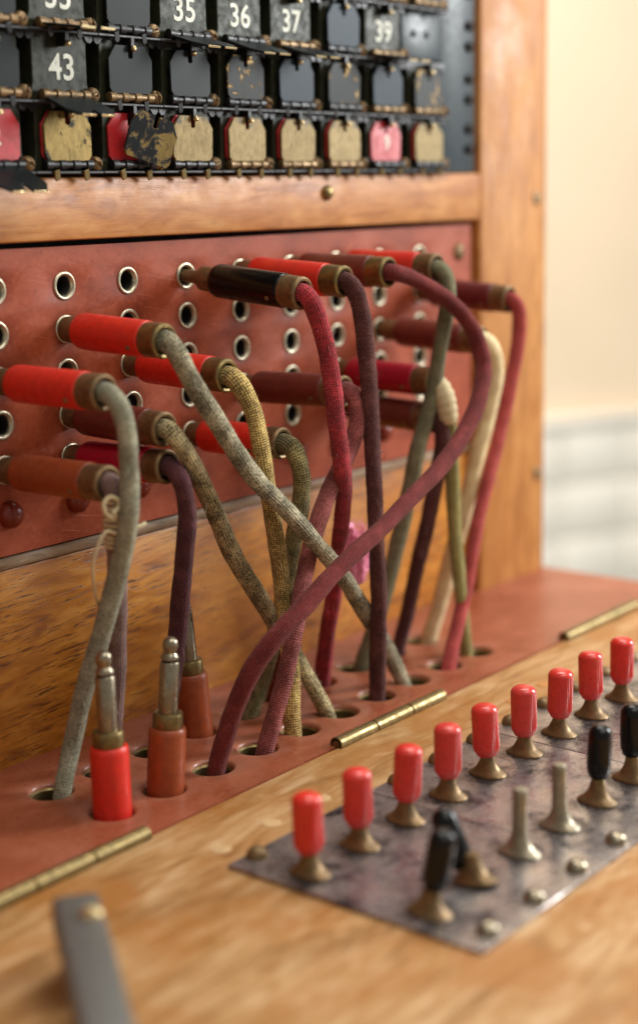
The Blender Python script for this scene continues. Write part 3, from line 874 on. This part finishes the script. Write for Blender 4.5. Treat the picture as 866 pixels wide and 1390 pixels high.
# ------------------------------------------------------------------ plugs and cords
CORDS = {
 'grey_a': ((0.0,0.0,132.7),(-0.4,-50.0,132.3),[(-0.2,-55.0,129.2),(0.2,-58.0,121.0),(0.7,-58.0,108.4),(0.2,-57.0,94.4),(1.5,-50.0,74.4),(0.9,-42.0,54.0),(-1.1,-35.0,34.7),(-1.8,-28.0,13.3),(-7.8,-29.3,0.0),(-11.0,-30.1,-14.0)]),
 'grey_b': ((30.0,0.0,147.4),(29.9,-47.0,145.3),[(29.6,-52.0,142.1),(33.5,-55.0,131.9),(42.9,-58.0,115.8),(58.3,-60.0,96.6),(74.8,-62.0,80.4),(97.5,-60.0,60.7),(120.0,-56.0,38.5),(139.1,-52.0,18.8),(149.9,-53.3,0.0),(153.9,-53.8,-14.0)]),
 'khaki_a': ((60.0,0.0,132.7),(59.5,-47.0,131.0),[(59.3,-52.0,128.4),(62.0,-55.0,120.0),(65.2,-56.0,105.8),(69.0,-55.0,92.3),(74.3,-53.0,75.5),(80.4,-51.0,55.4),(82.6,-51.0,35.8),(81.6,-53.0,17.1),(80.4,-54.5,-0.0),(79.9,-55.2,-14.0)]),
 'khaki_b': ((30.0,0.0,117.9),(29.4,-46.0,116.6),[(30.3,-50.0,113.4),(36.4,-51.0,104.6),(47.3,-48.0,90.1),(62.0,-44.0,68.8),(76.6,-41.0,52.0),(87.9,-39.0,38.7),(93.5,-40.0,29.1),(95.7,-44.0,22.1),(97.9,-49.0,12.6),(102.5,-52.7,0.0),(105.0,-54.8,-14.0)]),
 'plum_a': ((30.0,0.0,103.2),(30.2,-46.0,104.1),[(30.7,-50.0,101.0),(34.0,-50.0,90.1),(35.8,-47.0,76.9),(38.1,-42.0,60.5),(40.2,-38.0,46.5),(41.4,-34.0,32.3),(42.8,-29.0,14.9),(40.8,-26.2,0.0),(39.8,-24.9,-14.0)]),
 'mauve_grey': ((0.0,0.0,103.2),(-0.6,-50.0,103.8),[(-0.2,-52.0,100.5),(1.7,-50.0,88.6),(5.9,-45.0,72.8),(11.9,-38.0,53.2),(15.0,-33.0,33.8),(17.7,-28.0,15.3),(17.1,-25.9,0.0),(16.8,-25.0,-14.0)]),
 'crimson': ((90.0,0.0,162.1),(89.5,-56.0,157.1),[(91.8,-58.0,153.4),(95.6,-59.0,143.5),(98.2,-60.0,130.3),(100.2,-61.0,114.5),(104.1,-60.0,97.9),(110.2,-56.0,83.0),(115.8,-50.0,64.6),(121.1,-43.0,45.5),(125.4,-36.0,25.9),(130.1,-28.4,0.0),(131.3,-26.4,-14.0)]),
 'plum_b': ((120.0,0.0,162.1),(120.0,-51.0,159.3),[(121.7,-54.0,155.8),(123.3,-56.0,146.4),(122.9,-58.0,130.4),(122.5,-60.0,106.2),(122.5,-61.0,84.2),(122.1,-62.0,62.1),(124.4,-61.0,38.9),(127.6,-58.0,17.4),(129.5,-55.7,0.0),(130.2,-54.7,-14.0)]),
 'plum_loop': ((150.0,0.0,162.1),(149.4,-49.5,161.1),[(155.5,-53.0,159.5),(166.9,-57.0,153.9),(177.7,-61.0,145.9),(184.7,-65.0,134.9),(184.3,-69.0,123.5),(174.9,-73.0,111.8),(159.9,-76.0,100.2),(139.5,-78.0,89.9),(113.1,-80.0,79.7),(83.2,-81.0,69.0),(59.8,-80.0,57.6),(43.9,-77.0,47.0),(37.4,-71.0,33.7),(36.5,-63.0,17.1),(36.3,-57.2,0.0),(36.2,-54.8,-14.0)]),
 'sage': ((180.0,0.0,162.1),(179.9,-50.6,161.0),[(181.0,-54.0,156.9),(180.5,-55.0,147.8),(178.2,-53.0,130.5),(175.8,-50.0,110.1),(171.1,-47.0,89.8),(168.4,-43.0,68.9),(166.4,-38.0,44.3),(162.7,-33.0,22.8),(158.3,-26.9,0.0),(157.0,-25.0,-14.0)]),
 'rose': ((240.0,0.0,147.4),(240.2,-47.0,144.7),[(241.3,-50.0,141.0),(241.0,-51.0,131.0),(235.2,-51.0,112.7),(226.5,-51.0,91.7),(214.9,-51.0,68.1),(203.7,-52.0,45.0),(193.8,-53.0,22.0),(177.1,-57.1,0.0),(171.8,-58.4,-14.0)]),
 'ivory': ((210.0,0.0,132.7),(210.4,-52.0,130.0),[(213.0,-55.0,126.3),(215.9,-55.0,118.1),(215.0,-52.0,99.5),(212.6,-47.0,77.5),(210.5,-41.0,51.9),(209.0,-34.0,25.4),(204.6,-28.8,0.0),(203.4,-27.4,-14.0)]),
 'olive': ((180.0,0.0,117.9),(178.4,-50.0,116.3),[(179.2,-54.0,110.0),(180.8,-55.0,101.0),(183.8,-54.0,88.6),(186.3,-53.0,73.0),(189.9,-52.0,53.9),(192.6,-52.0,31.6),(195.7,-53.6,0.0),(196.4,-53.9,-14.0)]),
 'pink_brown': ((120.0,0.0,117.9),(120.3,-50.0,119.1),[(120.8,-54.0,116.0),(119.3,-56.0,107.6),(113.6,-55.0,96.0),(103.7,-54.0,83.8),(94.7,-54.0,69.1),(84.1,-57.0,52.7),(75.0,-60.0,36.5),(68.2,-59.0,17.8),(62.6,-56.7,0.0),(60.4,-55.8,-14.0)]),
 'umber': ((180.0,0.0,103.2),(179.3,-50.0,101.4),[(179.0,-53.0,97.5),(180.5,-52.0,88.9),(181.4,-47.0,70.1),(181.9,-41.0,47.8),(183.7,-34.0,24.5),(182.7,-27.7,0.0),(182.4,-25.9,-14.0)]),
 'khaki_c': ((90.0,0.0,103.2),(90.1,-45.0,103.4),[(89.4,-50.0,101.8),(90.8,-52.0,93.8),(92.9,-50.0,82.5),(93.9,-46.0,68.3),(94.3,-41.0,50.9),(94.4,-35.0,30.3),(93.3,-30.0,12.5),(87.3,-28.5,0.0),(83.9,-27.7,-14.0)]),
}

RAD = 3.15
def lin_(t): return lin(*t)
CORD_COL = {
 'grey_a': ((124, 122, 104), (74, 74, 60), .6), 'grey_b': ((140, 134, 112), (62, 58, 44), .9),
 'khaki_a': ((172, 148, 92), (74, 60, 34), .85), 'khaki_b': ((150, 138, 104), (60, 52, 34), .95),
 'plum_a': ((86, 50, 54), (46, 26, 34), .6), 'mauve_grey': ((128, 104, 98), (80, 62, 60), .5),
 'crimson': ((164, 52, 60), (96, 44, 46), .8), 'plum_b': ((92, 54, 50), (52, 30, 32), .7),
 'plum_loop': ((112, 46, 44), (72, 32, 34), .6), 'sage': ((118, 114, 88), (62, 64, 48), .5),
 'rose': ((166, 74, 70), (126, 50, 52), .5), 'ivory': ((222, 202, 160), (190, 164, 120), .3),
 'olive': ((142, 134, 84), (96, 92, 52), .4), 'pink_brown': ((146, 82, 78), (84, 44, 46), .7),
 'umber': ((84, 50, 48), (50, 30, 32), .5), 'khaki_c': ((120, 112, 78), (52, 48, 32), .8)}
SLEEVE = {'grey_a': 'red', 'grey_b': 'red', 'khaki_a': 'red', 'khaki_b': 'dark_brown', 'plum_a': 'magenta', 'mauve_grey': 'brown',
          'crimson': 'black', 'plum_b': 'red', 'plum_loop': 'dark_brown', 'sage': 'red', 'rose': 'maroon', 'ivory': 'dark_brown',
          'olive': 'magenta', 'pink_brown': 'dark_brown', 'umber': 'dark_brown', 'khaki_c': 'red'}
LABEL = {
 'grey_a': 'patch cord with red plug and grey cord, leftmost, dropping beside the upright red plug',
 'grey_b': 'patch cord with red plug and long grey cord running diagonally to the right',
 'khaki_a': 'patch cord with red plug and speckled khaki cord hanging almost straight down',
 'khaki_b': 'patch cord with dark brown plug and grey khaki cord passing behind the straight khaki one',
 'plum_a': 'patch cord with magenta plug and dark plum cord behind the upright brown plug',
 'mauve_grey': 'patch cord with brown plug tied with cream string, behind the leftmost grey cord',
 'crimson': 'patch cord with half inserted black plug and mottled crimson cord',
 'plum_b': 'patch cord with red plug and straight dark plum cord, right of the crimson cord',
 'plum_loop': 'patch cord with brown plug and plum cord making the big front loop',
 'sage': 'patch cord with red plug at top right and sage grey cord',
 'rose': 'patch cord with maroon plug and rose pink cord, rightmost',
 'ivory': 'patch cord with brown plug and smooth ivory cord',
 'olive': 'patch cord with magenta plug and thin olive cord with frayed cream wrapping',
 'pink_brown': 'patch cord with dark brown plug and pinkish brown cord bending left',
 'umber': 'patch cord with brown plug and very dark brown cord beside the ivory one',
 'khaki_c': 'patch cord with low red plug and dark khaki cord behind the crossing cords'}

def plug_parts(L):
    a, b = 0.155 * L, 0.835 * L
    ferr = lathe([(0, 0.2), (3.2, 0.2), (4.3, 0.6), (4.5, 1.4), (4.5, a - .1), (4.0, a + .2)], 26)
    slv = lathe([(3.9, a), (5.2, a), (5.7, a + .5), (6.1, a + 1.6), (6.2, a + 3), (6.15, b - 1), (6.05, b - .3), (5.8, b), (4.5, b)], 32)
    cap = lathe([(4.5, b + .05), (5.75, b + .05), (5.8, b + .8), (5.75, L - 1.3), (5.9, L - 1.1), (5.75, L - .5), (5.1, L), (4.4, L - .2), (4.1, L - 1.2), (4.0, L - 6), (0, L - 6)], 30)
    return ferr, slv, cap, b

def tip_shaft(z0, L):
    """shaft, black ring and round tip of a plug, from z0 upward"""
    e = z0 + L
    sh = lathe([(0, z0), (3.25, z0), (3.2, e - 8.6), (2.9, e - 8.2), (0, e - 8.2)], 22)
    ring = lathe([(0, e - 8.25), (2.6, e - 8.25), (2.6, e - 7.3), (0, e - 7.3)], 18)
    tip = lathe([(0, e - 7.35), (3.05, e - 7.35), (3.1, e - 6.9), (2.7, e - 6.1), (2.15, e - 5.3), (2.25, e - 4.6), (2.55, e - 3.4), (2.6, e - 2.6), (2.3, e - 1.2), (1.4, e - .3), (0, e)], 24)
    return sh, ring, tip

for ci, (key, (J, E, pts)) in enumerate(CORDS.items()):
    base, speck, amt = CORD_COL[key]
    cm = cord_mat('cord_' + key, lin(*[min(255, c * (1.34 if key[:4] in ('grey', 'khak') else 1.12)) for c in base]), lin(*[c * 1.08 for c in speck]), amt, .14 if key in ('khaki_a', 'khaki_c') else (.09 if key in ('khaki_b', 'grey_b', 'crimson') else .04))
    hole = pts[-2]
    t = thing('patch_cord', LABEL[key], 'patch cord', hole, 'patch cords plugged into the jack panel')
    J, E = Vector(J), Vector(E)
    d = (E - J).normalized()
    full = (E - J).length
    rot = along(d, random.uniform(0, 6))
    half = key in ('crimson',)
    tapered = key == 'ivory'
    off = 8.0 if half else (3.0 if tapered else 0.0)
    L = full - off
    org = J + d * off
    ferr, slv, cap, b = plug_parts(L)
    if half or tapered:
        put('tip_shaft', lathe([(0, -9), (2.4, -9), (2.4, 0.5), (0, 0.5)], 20), M['brass_dull'], t, org, rot)
    put('ferrule', ferr, M['brass_dull'], t, org, rot)
    put('sleeve', slv, M[SLEEVE[key] + '_plastic'], t, org, rot)
    put('end_cap', cap, M['brass'] if key in ('grey_b', 'khaki_a', 'plum_b', 'plum_loop') else M['brass_dull'], t, org, rot)
    # set screw on the camera side of the sleeve
    out = Vector((-.9, 0, -.45)); out = (out - d * out.dot(d)).normalized()
    put('set_screw', dome_screw(0.9, .3), M['brass_dull'], t, org + d * (b - 4) + out * 6.05, along(out))
    s0 = E - d * 5
    path = catmull([s0, E + d * 0.8] + [Vector(p) for p in pts], 0.9)
    rk = random.Random(100 + ci)
    pq = [rk.uniform(0, 6.28) for _ in range(6)]
    wav = []
    for q, p in enumerate(path):
        w = min(1.0, q / 25, (len(path) - 1 - q) / 25) * 0.9
        wav.append(p + Vector((math.sin(q * .11 + pq[0]) * .2 + math.sin(q * .31 + pq[1]) * .07, math.sin(q * .13 + pq[2]) * .18 + math.sin(q * .29 + pq[3]) * .06, math.sin(q * .12 + pq[4]) * .15)) * w)
    path = wav
    r0 = RAD * (1.1 if tapered else (.92 if key in ('olive', 'rose') else 1))
    def rad(s, r0=r0):
        return r0 * (1 + 0.07 * math.exp(-((s - 8) / 6) ** 2))
    co = put('cord', tube(path, rad, 20, 0.04, ci, 0.05), cm, t)
    nf = 1500 if key in ('plum_loop', 'crimson', 'plum_b') else 800
    fm = plain('fuzz_' + key, lin(*[min(255, c * 0.75 + 70) for c in base]), 0.9, 0, 0.1, spec=0.1)
    loop = key in ('plum_loop', 'crimson', 'plum_b')
    put('fuzz', fuzz(path, r0, nf, 0.6, 2.0 if loop else 1.5, ci, 1.5 if loop else 1.2), fm, co, kind='stuff')
    # a few long loose threads
    rt = random.Random(500 + ci)
    for _ in range(3 if loop else 2):
        q = rt.randrange(20, len(path) - 40)
        pp = path[q]
        o1 = Vector((rt.uniform(-1, .3), rt.uniform(-1, -.2), rt.uniform(-.5, .5))).normalized()
        th = [pp + o1 * r0 * .9, pp + o1 * (r0 + .5) + Vector((0, 0, -.8)), pp + o1 * (r0 + rt.uniform(.8, 1.8)) + Vector((rt.uniform(-1, 1), 0, -rt.uniform(1.5, 3))), pp + o1 * (r0 + rt.uniform(.2, 2)) + Vector((rt.uniform(-1.5, 1.5), 0, -rt.uniform(3, 5)))]
        put('loose_thread', tube(catmull(th, .4), .11, 5), fm, co)
    if key == 'olive':
        wrap_path = [p for p in path if 0.0 < (p - E).length < 17 and (p - E).dot(d) > -.5]
        put('frayed_wrapping', tube(wrap_path, lambda s: 4.6 - 1.0 * abs(s - 8) / 9 + .25 * math.sin(s * 2.1), 16, 0.06, 5), M['string'], co)
    if key == 'crimson':
        bm = bmesh.new()
        bmesh.ops.create_icosphere(bm, subdivisions=4, radius=1.15)
        rnd = random.Random(3)
        from mathutils import noise as mn
        for v in bm.verts:
            k = 1 + .35 * mn.noise(v.co * 1.8) + .18 * mn.noise(v.co * 5.0)
            v.co = Vector((v.co.x * 4.4, v.co.y * 4.4, v.co.z * 8.5)) * k
        put('pink_tuft', bm_mesh('tuft', bm, True), M['pink_fluff'], co, (133.5, -43, 52))
        pa = catmull([(133, -43, 44), (133.6, -43, 50), (132.6, -43.5, 58), (130, -45, 66)], .5)
        put('tuft_fibres', fuzz(pa, 3.4, 2600, 1.5, 5.0, 8, 1.6), M['pink_fluff'], co, kind='stuff')
        pb = catmull([(117, -50, 66), (121, -48.5, 67.5), (127, -46, 66.5), (131, -44, 62)], .5)
        put('tuft_strand', tube(pb, 1.5, 10, .2, 4), M['pink_fluff'], co)

# tie string on the mauve grey cord
TAIL = [(-2.5, -54, 89), (-6.6, -54.0, 90.2), (-9.4, -51.0, 81.5), (-5.0, -46.0, 69.9), (7.5, -36.0, 53.7), (7.2, -33.0, 43.5), (-0.5, -33.0, 35.5), (-2.8, -33.0, 32.7)]
st = thing('tie_string', 'cream string knotted round the cord below the lowest left brown plug', 'string', (1.2, -51, 90))
mg = catmull([Vector(p) for p in CORDS['mauve_grey'][2]], .5)
seg = [p for p in mg if 83 < p.z < 99.5]
F = frames(seg)
wpath = []
turns = 9
for i, p in enumerate(seg):
    a = 2 * math.pi * turns * i / len(seg)
    wpath.append(p + (F[i][1] * math.cos(a) + F[i][2] * math.sin(a)) * 3.65)
put('binding', tube(catmull(wpath, .35), .72, 8), M['string'], st)
put('bow_loop', tube(catmull([(-1.5, -54.5, 95), (-4.6, -55, 94.4), (-6.8, -54.5, 96.2), (-6.8, -54, 99.2), (-4.6, -54.5, 100.8), (-2.2, -55.5, 99.4), (-2.4, -55.5, 97.2), (-4.6, -55.5, 95.8), (-1, -54.5, 94.2)], .5), .75, 8), M['string'], st)
put('tail', tube(catmull(TAIL, .5), .55, 8), M['string'], st)
put('stub', tube(catmull([(3, -54, 90.5), (6, -55, 89.6), (9, -55.5, 90.3)], .5), .6, 8), M['string'], st)

# plugs standing upright in the shelf
def upright(hx, hy, tip, mat, label, dz=22.0):
    base = Vector((hx, hy, -6)); tipv = Vector(tip)
    d = (tipv - base).normalized()
    rot = along(d, 0.4)
    t = thing('standing_plug', label, 'plug', (hx, hy, 0), 'plugs parked upright in the cord shelf')
    Lt = (tipv - base).length
    b = Lt * 0.475
    put('sleeve', lathe([(0, -8), (5.6, -8), (6.15, -6), (6.2, b - 2.0), (6.0, b - .6), (5.5, b), (0, b)], 32), mat, t, base, rot)
    put('collar', lathe([(0, b - .05), (4.9, b - .05), (5.0, b + .4), (5.0, b + 4.2), (4.6, b + 4.9), (3.9, b + 5.1), (0, b + 5.1)], 30), M['brass'], t, base, rot)
    sh, ring, tp = tip_shaft(b + 5.0, Lt - b - 5.0)
    put('shaft', sh, M['plug_metal'], t, base, rot)
    put('insulating_ring', ring, M['black_plastic'], t, base, rot)
    put('tip', tp, M['plug_metal'], t, base, rot)
upright(-9.39 + 0.2, -54.15, (-9.8, -53.8, 53.1), M['red_plastic'], 'bright red plug standing upright in the front left hole of the shelf')
upright(14.1, -54.15, (16.9, -57.0, 51.6), M['brown_plastic'], 'brown plug standing upright right next to the red standing plug')
upright(61.0, -25.4, (58.2, -22.6, 53.5), M['brown_plastic'], 'brown plug standing upright by the lower board, behind the other standing brown plug')
upright(107.9, -25.4, (112.3, -30.0, 52.5), M['dark_brown_plastic'], 'dark brown plug standing upright, almost hidden behind the crossing cords')
